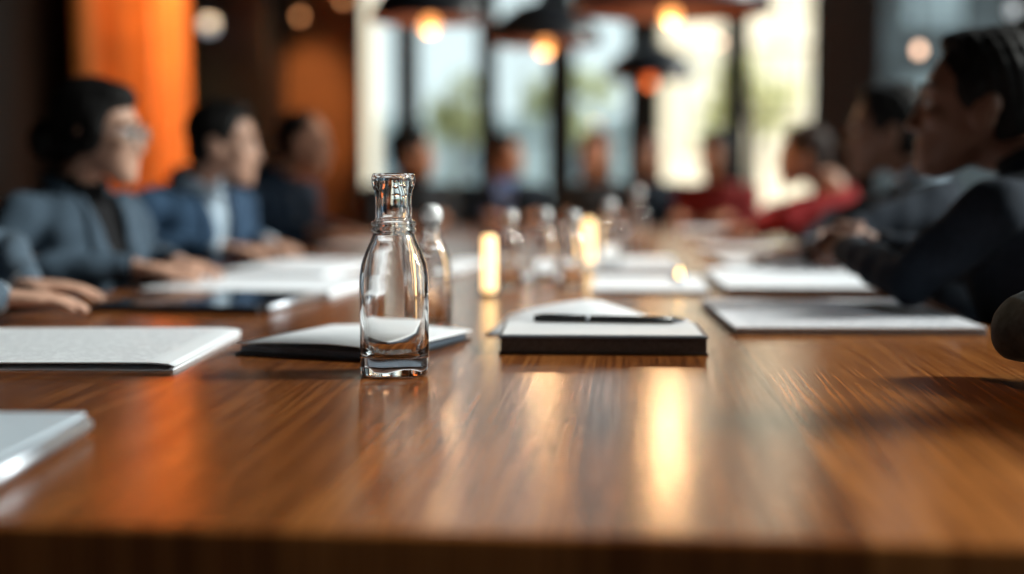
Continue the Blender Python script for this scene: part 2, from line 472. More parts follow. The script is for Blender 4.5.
def tree(label, x, y, h, cz, r, lm, seed):
    rnd = random.Random(seed)
    t = empty('street_tree', (x, y, -.03), label=label, cat='tree', group='street trees outside the windows')
    bm = NB(); tube(bm, [(0, 0, 0), (.03, .02, h * .4), (-.02, 0, h * .75)], [.11, .08, .04])
    for k in range(6):
        a = k * 1.05 + rnd.random(); z0 = h * (.42 + .05 * k)
        tube(bm, [(0, 0, z0), (r * .5 * math.cos(a), r * .5 * math.sin(a), z0 + r * .5)], [.035, .012], n=8)
    build('trunk', bm, M['bark'], t)
    bm = NB()
    cl = [(rnd.uniform(-1, 1) * r * .9, rnd.uniform(-1, 1) * r * .6, rnd.uniform(-1, 1) * r) for _ in range(9)]
    for k in range(420):
        q = cl[k % 9]; d = Vector((rnd.gauss(0, 1), rnd.gauss(0, 1), rnd.gauss(0, 1))) * r * .20
        c = Vector((d.x + q[0], d.y + q[1], d.z + cz + q[2]))
        u = Vector((rnd.gauss(0, 1), rnd.gauss(0, 1), rnd.gauss(0, 1))).normalized(); w = u.orthogonal().normalized()
        s = .10 + .06 * rnd.random()
        vs = [bm.verts.new(c + p) for p in (u * s, w * s * .5, -u * s, -w * s * .5)]
        bm.faces.new(vs)
    build('crown', bm, lm, t, smooth=False)
tree('olive tree outside the second window bay from the left', -2.95, 24, 3.2, 2.1, .42, M['leaf'], 1)
tree('taller olive tree outside the fourth window bay', -.95, 22, 4.2, 2.3, .6, M['leaf'], 2)
tree('yellow-green tree in front of the cream building', 1.95, 22.3, 3.4, 2.0, .7, M['leafy'], 3)

# ------------------------------------------------------------------ TABLE
TX0, TX1, TY0, TY1 = -1.2, .65, 1.057, 6.95
tab = empty('conference_table', ((TX0 + TX1) / 2, (TY0 + TY1) / 2, 0), label='long polished wooden conference table running towards the windows', cat='table')
W, Ln = TX1 - TX0, TY1 - TY0
b = NB(); box(b, (0, 0, TOP - .03), (W, Ln, .06)); build('tabletop', b, M['table'], tab, bevel=.006, smooth=False)
for sy in (-1, 0, 1):
    for sx in (-1, 1):
        b = NB(); loft(b, [(0, .035, .035), (.3, .045, .045), (.69, .05, .05)], n=20, e=5, M=Matrix.Translation((sx * .42, sy * (Ln / 2 - .5), 0)))
        build('leg', b, M['table'], tab)
b = NB()
for sx in (-1, 1): box(b, (sx * .42, 0, TOP - .06 - .04), (.03, Ln - .9, .08))
for sy in (-1, 0, 1): box(b, (0, sy * (Ln / 2 - .5), TOP - .06 - .04), (.82, .03, .08))
build('rail', b, M['table'], tab, smooth=False)

# ------------------------------------------------------------------ BOTTLES
def bottle_mesh():
    """square-shouldered glass bottle, outside and inside skins, built round z with superellipse sections"""
    def ring(hw, z, e, n=48):
        return [Vector((hw * sup(2 * PI * i / n, e), hw * sup(2 * PI * i / n - PI / 2, e), z)) for i in range(n)]
    out = [(.040, 0, 3.4), (.0455, .003, 3.4), (.0472, .012, 3.4), (.0472, .06, 3.4), (.0476, .115, 3.4), (.0472, .135, 3.3), (.0445, .152, 3.0), (.039, .168, 2.6),
           (.0325, .182, 2.2), (.0290, .191, 2.05), (.0280, .194, 2), (.0305, .196, 2), (.0312, .1985, 2), (.0305, .2005, 2), (.0282, .202, 2), (.0305, .2045, 2), (.0312, .207, 2), (.0300, .2095, 2), (.0262, .211, 2),
           (.0252, .214, 2), (.0250, .240, 2), (.0258, .250, 2), (.0285, .257, 2), (.0300, .263, 2), (.0300, .269, 2), (.0285, .2735, 2), (.0265, .275, 2)]
    inn = [(.0205, .274, 2), (.0200, .268, 2), (.0200, .215, 2), (.0235, .195, 2), (.029, .180, 2.2), (.0345, .168, 2.5), (.0400, .150, 2.9), (.0425, .133, 3.2),
           (.0430, .110, 3.3), (.0428, .05, 3.3), (.0415, .036, 3.2), (.036, .0275, 3), (.024, .0235, 2.4), (.010, .0225, 2)]
    bm = NB(); rings(bm, [ring(h, z, e) for h, z, e in out + inn]); return bm
bo = build('glass_bottle', bottle_mesh(), M['glass'], label='large clear glass bottle with flared neck in sharp focus beside the papers', cat='bottle')
bo.location = (-.319, 1.892, TOP + .0006); bo.rotation_euler = (0, 0, R(9))
# smaller carafes further down
def carafe():
    r = empty('water_carafe')
    prof = [(0, 0), (.030, 0), (.034, .004), (.035, .02), (.035, .10), (.033, .125), (.024, .146), (.016, .158), (.0145, .170), (.0145, .182), (.018, .188),
            (.015, .188), (.0120, .182), (.0120, .160), (.020, .144), (.029, .124), (.0315, .10), (.0315, .018), (.026, .012), (0, .010)]
    bm = NB(); lathe(bm, prof, 36); build('bottle_body', bm, M['glass'], r)
    bm = NB(); lathe(bm, [(0, .172), (.0105, .172), (.0115, .1885), (.0165, .190), (.019, .200), (.017, .212), (.010, .219), (0, .220)], 28); build('stopper', bm, M['glint_white'], r, label='ball stopper coloured white for glass glints')
    return r
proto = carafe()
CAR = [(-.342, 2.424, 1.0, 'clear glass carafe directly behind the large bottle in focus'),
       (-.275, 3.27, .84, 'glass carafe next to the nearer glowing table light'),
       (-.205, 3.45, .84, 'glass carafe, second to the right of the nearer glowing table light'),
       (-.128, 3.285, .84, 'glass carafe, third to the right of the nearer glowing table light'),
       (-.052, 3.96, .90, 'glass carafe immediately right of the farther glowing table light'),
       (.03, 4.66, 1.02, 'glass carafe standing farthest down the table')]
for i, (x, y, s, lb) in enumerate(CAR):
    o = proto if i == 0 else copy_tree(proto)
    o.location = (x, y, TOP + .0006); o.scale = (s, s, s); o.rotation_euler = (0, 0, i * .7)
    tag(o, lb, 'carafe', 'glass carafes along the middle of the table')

# glowing table lights
def table_light():
    r = empty('table_light')
    bm = NB(); lathe(bm, [(0, 0), (.024, 0), (.025, .004), (.020, .010), (0, .010)], 28); build('base', bm, M['blackmetal'], r)
    bm = NB(); lathe(bm, [(0, .010), (.0145, .010), (.0155, .016), (.0155, .126), (.013, .134), (0, .136)], 28); build('lamp_tube', bm, M['tubelight'], r)
    return r
tl = table_light()
tl.location = (-.308, 3.10, TOP); tag(tl, 'slim glowing amber table light, the nearer of the two', 'lamp', 'glowing table lights')
t2 = copy_tree(tl); t2.location = (-.117, 4.15, TOP); tag(t2, 'slim glowing amber table light, the farther of the two', 'lamp', 'glowing table lights')
glint_root = empty('glint_light', (.125, 3.40, TOP + .0092), label='tiny glowing glint stand-in on the dark folder in mid table', cat='glint stand-in')  # made-up tiny light standing in for a warm glint on the folder
bm = NB(); lathe(bm, [(0, 0), (.017, 0), (.019, .002), (.019, .015), (.0175, .015), (.0170, .011), (0, .011)], 24); build('glint_cup', bm, M['chrome'], glint_root)
bm = NB(); lathe(bm, [(0, .012), (.003, .014), (.0045, .019), (.003, .027), (0, .034)], 16); build('glint_glow', bm, M['glint_flame'], glint_root)

# ------------------------------------------------------------------ PAPERS, FOLDERS AND BOOKS
def frame_of(c, rz): return Matrix.Translation((c[0], c[1], 0)) @ Matrix.Rotation(rz, 4, 'Z')

def sheet_stack(name, label, cat, c, rz, w, d, parts, z0=TOP, group=None):
    """parts: (name, material, z0, z1, inset, dx, dy); boxes with small rounded edges, each a child"""
    r = empty(name, (c[0], c[1], z0 + .0004), rz, label=label, cat=cat, group=group)
    for (nm, mt, a, e_, ins, dx, dy) in parts:
        bm = NB(); box(bm, (dx, dy, (a + e_) / 2), (w - 2 * ins, d - 2 * ins, e_ - a))
        build(nm, bm, mt, r, bevel=min(.0012, (e_ - a) * .35), smooth=False)
    return r

# folded booklet at the left, printed, with the rounded spine fold towards us
D1 = empty('folded_booklet', (-.852, 2.09, TOP + .0004), R(3), label='white printed booklet with a rounded fold lying at the left front', cat='booklet')
bm = NB(); box(bm, (0, 0, .001), (.42, .42, .002)); build('bottom_page', bm, M['paper'], D1, smooth=False)
bm = NB()
up = [(-.23, .0105), (-.05, .0120), (.12, .0128), (.18, .0126), (.203, .0108), (.2125, .0070), (.2095, .0032), (.204, .0022)]
dn = [(.2035, .0036), (.2065, .0050), (.2080, .0070), (.2000, .0090), (.18, .0104), (.12, .0106), (-.05, .0098), (-.23, .0083)]
rings(bm, [[Vector((x, y, z * (1 + .06 * math.sin(y * 9)))) for x, z in up + dn] for y in (-.21, -.1, 0, .1, .21)])
build('top_page', bm, M['printed'], D1, smooth=False)
bm = NB(); box(bm, (-.02, .02, .0050), (.40, .36, .0045)); build('gap_shade', bm, M['cover'], D1, smooth=False)  # black block painting the shade in the gap between the pages

# blue-grey notebook at the near left corner
D2 = empty('spiral_notebook', (-.712, 1.27, TOP + .0004), R(4), label='pale blue notebook with metal spine at the near left corner of the table', cat='notebook')
w, d = .30, .30
bm = NB(); box(bm, (0, 0, .002), (w, d, .004)); build('back_cover', bm, M['covergrey'], D2, bevel=.001, smooth=False)
bm = NB(); box(bm, (-.004, 0, .0115), (w - .012, d - .01, .015)); build('page_block', bm, M['paper'], D2, bevel=.001, smooth=False)
bm = NB(); box(bm, (0, 0, .021), (w, d, .004)); build('front_cover', bm, M['bluecover'], D2, bevel=.0015, smooth=False)
bm = NB(); tube(bm, [(w / 2 + .003, -d / 2 + .012, .012), (w / 2 + .003, d / 2 - .012, .012)], .008); build('metal_spine', bm, M['chrome'], D2)

# dark folder with loose white sheets behind the bottle
D3 = empty('document_folder', (-.425, 2.175, TOP + .0004), R(-17), label='dark folder holding white sheets directly behind the large bottle', cat='folder')
w, d = .262, .30
bm = NB(); box(bm, (0, 0, .002), (w, d, .004)); build('back_cover', bm, M['cover'], D3, bevel=.001, smooth=False)
bm = NB(); box(bm, (-.002, .002, .0085), (w - .014, d - .012, .009)); build('page_block', bm, M['covergrey'], D3, bevel=.001, smooth=False)
bm = NB()
n = 20
def bowed(x): return .0136 + .006 * max(0, math.sin(PI * (x + w / 2) / w * .9)) ** 1.3
up = [(-w / 2 + w * i / n, bowed(-w / 2 + w * i / n)) for i in range(n + 1)]
rings(bm, [[Vector((x, y, z + .0016 + (.003 if y < 0 else 0))) for x, z in up] + [Vector((x, y, z + (.003 if y < 0 else 0))) for x, z in up[::-1]] for y in (-d / 2 + .001, d / 2)])
build('top_sheet', bm, M['paper'], D3)

# black notebook block with white inset page; the pen lies on it
D4 = empty('hardcover_notebook', (-.04, 2.212, TOP + .0004), R(2.2), label='thick dark hardcover notebook with white page and pen on top', cat='notebook')
w, d = .318, .205
bm = NB(); box(bm, (0, 0, .002), (w, d, .004)); build('back_cover', bm, M['cover'], D4, bevel=.0012, smooth=False)
bm = NB(); box(bm, (0, -.001, .0145), (w - .006, d - .006, .021)); build('page_block', bm, M['greypages'], D4, bevel=.001, smooth=False)
bm = NB(); box(bm, (0, 0, .0268), (w, d, .0036)); build('front_cover', bm, M['covergrey'], D4, bevel=.0012, smooth=False)
bm = NB(); box(bm, (-.002, -.004, .0296), (w - .014, d - .018, .002)); build('white_page', bm, M['paper'], D4, bevel=.0006, smooth=False)
pen = empty('ballpoint_pen', (-.028, 2.275, TOP + .0004 + .0306 + .0066), R(-3), label='black ballpoint pen lying on the thick dark notebook', cat='pen')
bm = NB(); tube(bm, [(-.125, 0, 0), (-.115, 0, 0), (.03, 0, 0), (.10, 0, 0)], [.0055, .0064, .0064, .0060]); build('barrel', bm, M['pen'], pen)
bm = NB(); tube(bm, [(.10, 0, 0), (.118, 0, 0), (.128, 0, 0)], [.0059, .0030, .0010]); build('pen_tip', bm, M['chrome'], pen)
bm = NB(); box(bm, (-.085, 0, .0072), (.05, .004, .0012)); ell(bm, (-.110, 0, .0062), (.006, .0024, .0018)); build('pen_clip', bm, M['chrome'], pen)
bm = NB(); tube(bm, [(-.040, 0, 0), (-.034, 0, 0)], .0067); build('ring', bm, M['chrome'], pen)

# tented white sheet right behind that notebook
TS = build('folded_sheet', NB(), M['paper'], label='white folded sheet standing slightly tented behind the thick dark notebook', cat='paper')
bm = NB()
prof = [(-.150, .0), (-.14, .016), (-.10, .032), (-.05, .046), (.0, .056), (.03, .052), (.08, .032), (.125, .012), (.15, 0)]
rings(bm, [[Vector((x, y, z * (.06 + .94 * (y + .11) / .22) * .76 + .0015)) for x, z in prof] + [Vector((x * .985, y, z * (.06 + .94 * (y + .11) / .22) * .76 * .97)) for x, z in prof[::-1]] for y in (-.11, -.04, .04, .11)])
bm.to_mesh(TS.data); bm.free()
for p in TS.data.polygons: p.use_smooth = True
TS.location = (-.085, 2.445, TOP + .0004); TS.rotation_euler = (0, 0, R(-4))

# right-hand papers
def pad(name, label, cat, c, rz, w, d, h, top, cov, group=None):
    return sheet_stack(name, label, cat, c, R(rz), w, d, [('back_cover', cov, 0, .003, 0, 0, 0), ('page_block', M['paper'] if h < .012 else M['pages'], .003, h - .002, .003, 0, 0), ('top_sheet', top, h - .002, h, .001, 0, 0)], group=group)
G = 'papers and folders laid along the table'
pad('printed_report', 'thick printed white report at the right in front of the man with clasped hands', 'document', (.380, 2.665), 3.5, .43, .52, .013, M['printed2'], M['covergrey'], G)
pad('paper_pad', 'plain white pad behind the thick printed report at the right', 'document', (.402, 3.46), 2, .385, .60, .018, M['paper'], M['covergrey'], G)
pad('closed_folder', 'dark folder with a white sheet carrying the tiny glint stand-in', 'folder', (.05, 3.39), 0, .27, .44, .009, M['paper'], M['cover'], G)
pad('closed_folder', 'dark folder with white sheet behind the folder with the glint stand-in', 'folder', (.015, 4.08), 1, .25, .56, .010, M['paper'], M['cover'], G)
pad('paper_sheets', 'white sheets beside the tablet in front of the woman with glasses', 'document', (-.862, 3.275), -5, .45, .42, .011, M['paper'], M['paper'], G)
pad('paper_sheets', 'white sheets in front of the man in blue suit and light blue shirt', 'document', (-.91, 3.90), -6, .30, .56, .011, M['paper'], M['paper'], G)
pad('paper_sheets', 'white sheets in mid table behind the large bottle', 'document', (-.475, 3.92), -5, .10, .56, .012, M['paper'], M['cover'], G)
pad('note_card', 'small white note card on dark backing under the nearer carafes', 'paper', (-.20, 3.62), -3, .13, .24, .008, M['paper'], M['cover'], G)
pad('paper_sheets', 'white sheets lying before the man in the red sweater', 'document', (.42, 4.95), 2, .34, .30, .01, M['paper'], M['cover'], G)
pad('paper_sheets', 'white sheets before the dark-haired person beyond the man with clasped hands', 'document', (.44, 4.22), 3, .32, .42, .01, M['paper'], M['covergrey'], G)
pad('paper_sheets', 'white sheets in front of the third man along the left side', 'document', (-.95, 5.05), -4, .28, .40, .01, M['paper'], M['paper'], G)
pad('paper_sheets', 'white sheets at the far end before the person in dark red', 'document', (.38, 6.35), 0, .30, .42, .01, M['paper'], M['cover'], G)
pad('paper_sheets', 'white sheets at the far end before the auburn-haired person', 'document', (-.16, 6.45), 0, .30, .35, .01, M['paper'], M['cover'], G)

# tablet
tb = empty('tablet', (-.875, 2.85, TOP + .0004), R(-6), label='dark tablet lying at the left edge beside the resting hand', cat='tablet')
bm = NB(); box(bm, (0, 0, .0065), (.36, .36, .013)); build('case', bm, M['cover'], tb, bevel=.004, smooth=False)
bm = NB(); box(bm, (0, 0, .0137), (.335, .335, .0012)); build('screen', bm, M['screen'], tb, smooth=False)
bm = NB(); tube(bm, [(.19, -.16, .009), (.19, .16, .009)], .0085); build('stylus', bm, M['chrome'], tb)

# ------------------------------------------------------------------ LAMPS
def pendant(label, x, y, zrim, dia, bulbm, brad=.037, drop=-.012):
    r = empty('pendant_lamp', (x, y, zrim), label=label, cat='pendant lamp', group='dark dome pendants above the table')
    R0 = dia / 2; h = dia * .36
    out = [(R0, 0), (R0 * 1.0, .012), (R0 * .95, h * .25), (R0 * .80, h * .58), (R0 * .55, h * .85), (R0 * .25, h), (.035, h * 1.02), (.03, h * 1.02 + .06), (.012, h * 1.02 + .075)]
    bm = NB(); lathe(bm, [(R0 - .006, .001)] + out, 48); 
    bmesh.ops.delete(bm, geom=[f for f in bm.faces if len(f.verts) > 8], context='FACES_ONLY')
    build('lamp_shade', bm, M['shade'], r)
    inn = [(R0 - .006, .001), (R0 * .935, h * .24), (R0 * .78, h * .55), (R0 * .53, h * .81), (R0 * .22, h * .95)]
    bm = NB(); lathe(bm, inn, 48)
    bmesh.ops.delete(bm, geom=[f for f in bm.faces if len(f.verts) > 8 and f.calc_center_median().z < .01], context='FACES_ONLY')
    build('shade_lining', bm, M['shadein'], r)
    bm = NB(); ell(bm, (0, 0, drop), (brad, brad, brad)); build('bulb', bm, bulbm, r)
    bm = NB(); tube(bm, [(0, 0, drop + brad * .8), (0, 0, h * .96)], .014); build('socket', bm, M['blackmetal'], r)
    bm = NB(); tube(bm, [(0, 0, h * 1.02 + .07), (0, 0, ZC - zrim - .02)], .006, n=8); build('cord', bm, M['blackmetal'], r)
    bm = NB(); lathe(bm, [(0, ZC - zrim - .03), (.05, ZC - zrim - .03), (.055, ZC - zrim - .001), (0, ZC - zrim - .001)], 24); build('ceiling_rose', bm, M['blackmetal'], r)
    return r
def at(px, py, Y):
    u, v = (px - 512) / FPX, (287 - py) / FPX
    cy, sy, cp, sp = math.cos(YAW), math.sin(YAW), math.cos(PITCH), math.sin(PITCH)
    d = Vector((-sy * cp + u * cy - v * sy * sp, cy * cp + u * sy + v * cy * sp, -sp + v * cp))
    t = Y / d.y
    return (d.x * t, Y, CAM_Z + d.z * t)
PEND = [(430, 21, 5.75, .50, 'bulb', 'dark dome pendant above the table at the left'),
        (545, 44, 6.75, .55, 'bulb', 'dark dome pendant with round yellow bulb, second from the left'),
        (671, 12, 5.30, .74, 'bulb', 'widest dark dome pendant, copper-lined, nearest overhead'),
        (650, 79, 9.20, .60, 'bulborange', 'small far dark dome pendant with orange bulb before the windows')]
PL = []
for px, py, Y, dia, bmn, lb in PEND:
    x, y, z = at(px, py, Y)
    PL.append((x, y, z))
    pendant(lb, x, y, z, dia, M[bmn])

def drop_bulb(label, px, py, Y, m, r=.03):
    x, y, z = at(px, py, Y)
    o = empty('hanging_bulb', (x, y, z), label=label, cat='light bulb', group='bare bulbs hanging from the ceiling')
    bm = NB(); lathe(bm, [(0, -r), (r * .6, -r * .8), (r, 0), (r * .8, r * .7), (r * .45, r * 1.3), (0, r * 1.35)], 24); build('bulb', bm, m, o)
    bm = NB(); tube(bm, [(0, 0, r * 1.3), (0, 0, r * 1.3 + .05)], r * .5); build('socket', bm, M['blackmetal'], o)
    bm = NB(); tube(bm, [(0, 0, r * 1.3 + .05), (0, 0, ZC - z - .002)], .004, n=8); build('cord', bm, M['blackmetal'], o)
drop_bulb('bare amber bulb hanging before the plank wall, lower one', 300, 17, 9.5, M['bulbamber'], .022)
drop_bulb('bare amber bulb hanging before the plank wall, higher one', 343, 0, 9.5, M['bulbamber'], .022)
drop_bulb('bare pale bulb hanging before the cream-lit windows', 719, 43, 9.0, M['bulbpale'], .022)
drop_bulb('bare peach bulb hanging beside the head of the man with clasped hands', 919, 51, 6.5, M['bulbpale'], .022)
drop_bulb('bare pale bulb hanging at the upper right corner', 1013, 11, 7.0, M['bulbwhite'], .028)
x, y, z = at(209, 25, 11.0)
sp_ = empty('globe_lamp', (x, y, z), label='small white globe lamp on a rod before the black corner post', cat='lamp')
bm = NB(); ell(bm, (0, 0, 0), (.06, .06, .06)); build('globe', bm, M['bulbwhite'], sp_)
bm = NB(); tube(bm, [(0, 0, .055), (0, 0, ZC - z - .001)], .009, n=10); build('rod', bm, M['blackmetal'], sp_)

def spotlight(label, x, y, target, energy, col, size=R(60)):
    o = empty('ceiling_spotlight', (x, y, ZC), label=label, cat='spotlight', group='black ceiling spotlights')
    d = (Vector(target) - Vector((x, y, ZC - .14))).normalized()
    q = d.to_track_quat('-Z', 'Y').to_matrix().to_4x4()
    Mx = Matrix.Translation((0, 0, -.14)) @ q
    bm = NB(); lathe(bm, [(.04, -.07), (.043, -.07), (.043, .05), (.02, .07), (0, .07)], 24, M=Mx); 
    bmesh.ops.delete(bm, geom=[f for f in bm.faces if len(f.verts) > 8 and (Mx.inverted() @ f.calc_center_median()).z < -.05], context='FACES_ONLY')
    build('spot_head', bm, M['blackmetal'], o)
    bm = NB(); tube(bm, [(0, 0, -.001), (0, 0, -.13)], .008, n=10); build('stem', bm, M['blackmetal'], o)
    bm = NB(); lathe(bm, [(0, 0), (.03, 0), (.03, .01), (0, .01)], 20, M=Mx @ Matrix.Translation((0, 0, -.03))); build('lens', bm, M['bulbamber'], o)
    l = bpy.data.lights.new('spot_beam', 'SPOT'); l.energy = energy; l.color = col; l.spot_size = size; l.spot_blend = .8; l.shadow_soft_size = .04
    lo_ = bpy.data.objects.new('spot_beam', l); COL.objects.link(lo_); lo_.parent = o
    lo_.matrix_local = Matrix.Translation((0, 0, -.14)) @ q @ Matrix.Translation((0, 0, -.08))
WARM = (1, .55, .22)
spotlight('black ceiling spotlight aimed at the near part of the orange curtain', -2.7, 8.9, (-3.45, 9.4, 1.6), 500, WARM, R(60))
spotlight('black ceiling spotlight aimed at the far part of the orange curtain', -2.75, 10.0, (-3.45, 10.35, 1.5), 1100, (1, .6, .25), R(50))
spotlight('black ceiling spotlight aimed at the plank wall', -2.3, 9.7, (-2.78, 12, 1.45), 1300, WARM, R(17))

COOL = (.86, .94, 1)
spotlight('added unseen ceiling spotlight aimed at the nearer carafes', .9, 4.9, (-.2, 3.3, .8), 110, COOL, R(34))  # this and the next cool spot are added to make the carafes sparkle
spotlight('added unseen ceiling spotlight aimed at the farther carafes', 1.3, 6.2, (-.05, 4.4, .8), 110, COOL, R(34))
spotlight('added unseen ceiling spotlight warming the bare wood right of the large bottle', 1.0, 1.2, (.40, 1.65, .75), 75, (1, .58, .26), R(30))  # added out of view to turn the wood golden at the right

# ------------------------------------------------------------------ CHAIRS
def chair():
    r = empty('meeting_chair')
    bm = NB(); loft(bm, [(.395, .20, .20), (.40, .22, .215), (.43, .225, .22), (.440, .21, .205)], n=32, e=5); build('seat', bm, M['leather'], r)
    bm = NB(); n = 14
    rs = []
    for k, (z, t) in enumerate([(.47, .015), (.50, .024), (.66, .026), (.80, .022), (.83, .012)]):
        fr, bk = [], []
        for i in range(n + 1):
            x = -.20 + .40 * i / n
            y = -.205 - .02 * (z - .47) / .36 + .20 * x * x
            fr.append(Vector((x, y + t * .6, z))); bk.append(Vector((x, y - t * .6, z)))
        rs.append(fr + bk[::-1])
    rings(bm, rs); build('backrest', bm, M['leather'], r)
    bm = NB()
    for s in (-1, 1): tube(bm, [(s * .12, -.15, .40), (s * .12, -.215, .47), (s * .12, -.225, .56)], .011)
    build('back_support', bm, M['blackmetal'], r)
    for sx in (-1, 1):
        for sy in (-1, 1):
            bm = NB(); tube(bm, [(sx * .17, sy * .16, .40), (sx * .20, sy * .19, .0)], [.016, .011]); build('leg', bm, M['blackmetal'], r)
    return r
CHAIR = None
def place_chair(x, y, phi, label, gs=1):
    global CHAIR
    if CHAIR is None: CHAIR = chair(); o = CHAIR
    else: o = copy_tree(CHAIR)
    o.location = (x, y, 0); o.rotation_euler = (0, 0, R(phi - 90)); o.scale = (gs, gs, gs * .975)
    tag(o, label, 'chair', 'black meeting chairs round the table')

# ------------------------------------------------------------------ PEOPLE
SCRATCH = bpy.data.scenes.new('scratch')
def remesh(bm, vox, smooth=2, fac=.5):
    """one continuous skin round everything in bm"""
    me = bpy.data.meshes.new('tmp'); bm.to_mesh(me); bm.free()
    o = bpy.data.objects.new('tmp', me); SCRATCH.collection.objects.link(o)
    m = o.modifiers.new('r', 'REMESH'); m.mode = 'VOXEL'; m.voxel_size = vox
    if smooth:
        s = o.modifiers.new('s', 'SMOOTH'); s.iterations = smooth; s.factor = fac
    SCRATCH.view_layers[0].update(); dg = SCRATCH.view_layers[0].depsgraph
    out = bpy.data.meshes.new_from_object(o.evaluated_get(dg))
    bpy.data.objects.remove(o); bpy.data.meshes.remove(me)
    r = NB(); r.from_mesh(out); bpy.data.meshes.remove(out)
    return r

TORSO = [(.455, .150, .115, -.01), (.50, .170, .130, 0), (.58, .166, .122, .0), (.68, .150, .108, .004), (.78, .158, .112, .01), (.86, .172, .116, .012), (.93, .178, .104, .004), (.975, .160, .086, -.006), (1.005, .105, .068, -.014), (1.03, .062, .055, -.014)]
def torso(bm, k, female, zmin=0, zmax=2, Mx=None):
    s = []
    for z, hw, hd, yc in TORSO:
        if not (zmin <= z <= zmax): continue
        w_ = hw * (.90 if female else 1); d_ = hd
        if female and .80 < z < .90: d_ += .015; yc += .012
        s.append((z, w_ + k, d_ + k, yc))
    loft(bm, s, n=36, e=2.4, M=Mx)

def ik(S, Wt, l1, l2, pole):
    S, Wt, pole = Vector(S), Vector(Wt), Vector(pole)
    d = Wt - S; L_ = min(d.length, (l1 + l2) * .995); dn = d.normalized()
    Wt = S + dn * L_
    a = (l1 * l1 - l2 * l2 + L_ * L_) / (2 * L_)
    h = math.sqrt(max(0, l1 * l1 - a * a))
    pl = (pole - dn * pole.dot(dn)).normalized()
    return S + dn * a + pl * h, Wt

def hand(bm, wrist, dirv, up, side, curl=.35, Mx=None, spread=1.0):
    """side +1: thumb on local +x. up = back of the hand."""
    y = Vector(dirv).normalized(); z = Vector(up); z = (z - y * z.dot(y)).normalized(); x = y.cross(z)
    F = Matrix((( x.x, y.x, z.x, wrist[0]), (x.y, y.y, z.y, wrist[1]), (x.z, y.z, z.z, wrist[2]), (0, 0, 0, 1)))
    if Mx: F = Mx @ F
    Pm = F @ Matrix(((1, 0, 0, 0), (0, 0, 1, 0), (0, 1, 0, 0), (0, 0, 0, 1)))   # loft z axis -> hand y
    loft(bm, [(-.02, .024, .019), (.0, .026, .018), (.03, .034, .0165), (.065, .041, .0145), (.088, .041, .012), (.096, .036, .009)], n=20, e=2.6, M=Pm)
    ell(bm, (side * .024, .03, -.006), (.015, .028, .013), F, 12, 8)
    for k, (fx, ln, sp) in enumerate([(.031, .072, 8), (.0105, .081, 2), (-.0105, .075, -4), (-.031, .058, -11)]):
        a = R(sp * spread) * side; p = Vector((side * fx, .088 - .006 * (k == 3), 0)); pts = [p.copy()]; c = -.05
        for seg, bend in ((.46, .45), (.30, .9), (.24, .6)):
            c += bend * curl
            p = p + Vector((math.sin(a) * math.cos(c), math.cos(a) * math.cos(c), -math.sin(c))) * ln * seg
            pts.append(p.copy())
        limb(bm, pts, [.0092, .0086, .0078, .0066], 10, F)
    a = R(42) * side; p = Vector((side * .027, .022, -.004)); pts = [p.copy()]
    for seg, bend in ((.036, 0), (.03, -.25 * curl), (.024, -.45 * curl)):
        a += bend * side
        p = p + Vector((math.sin(a), math.cos(a), -.25 * curl)).normalized() * seg; pts.append(p.copy())
    limb(bm, pts, [.012, .0105, .0095, .0075], 10, F)

def head_parts(bm, H, female):
    f = .95 if female else 1
    ell(bm, (0, -.014, .028), (.074, .094, .088), H, 28, 18)
    loft(bm, [(-.117, .016, .012, .064), (-.110, .028, .026, .056), (-.092, .043, .045, .042), (-.065, .055 * f, .062, .026), (-.035, .062, .070, .018), (-.005, .066, .071, .012), (.02, .068, .074, .012), (.05, .064, .066, .012)], n=30, e=2.2, M=H)
    # nose: bridge, tip and nostril wings
    rings(bm, [[H @ Vector(p) for p in r] for r in ([(-.008, .076, .022), (.008, .076, .022), (.005, .090, .020), (-.005, .090, .020)], [(-.012, .076, -.010), (.012, .076, -.010), (.006, .099, -.012), (-.006, .099, -.012)],
              [(-.017, .078, -.036), (.017, .078, -.036), (.008, .108, -.034), (-.008, .108, -.034)], [(-.012, .078, -.045), (.012, .078, -.045), (.006, .100, -.043), (-.006, .100, -.043)])])
    ell(bm, (0, .100, -.036), (.010, .011, .009), H, 12, 8)
    for s in (-1, 1):
        ell(bm, (s * .012, .092, -.038), (.008, .012, .008), H, 10, 8)
        ell(bm, (s * .031, .074, .024), (.025, .013, .009), H, 12, 8)       # brow
        ell(bm, (s * .044, .060, -.022), (.020, .020, .018), H, 12, 8)      # cheekbone
        ell(bm, (s * .073, -.010, -.012), (.010, .021, .033), H, 14, 10)    # ear
        ell(bm, (s * .077, -.020, .002), (.010, .014, .020), H, 12, 8)
    ell(bm, (0, .083, -.064), (.023, .010, .0055), H, 14, 8)                # lips
    ell(bm, (0, .081, -.075), (.020, .010, .0062), H, 14, 8)
    ell(bm, (0, .074, -.104), (.018, .016, .013), H, 12, 8)                 # chin

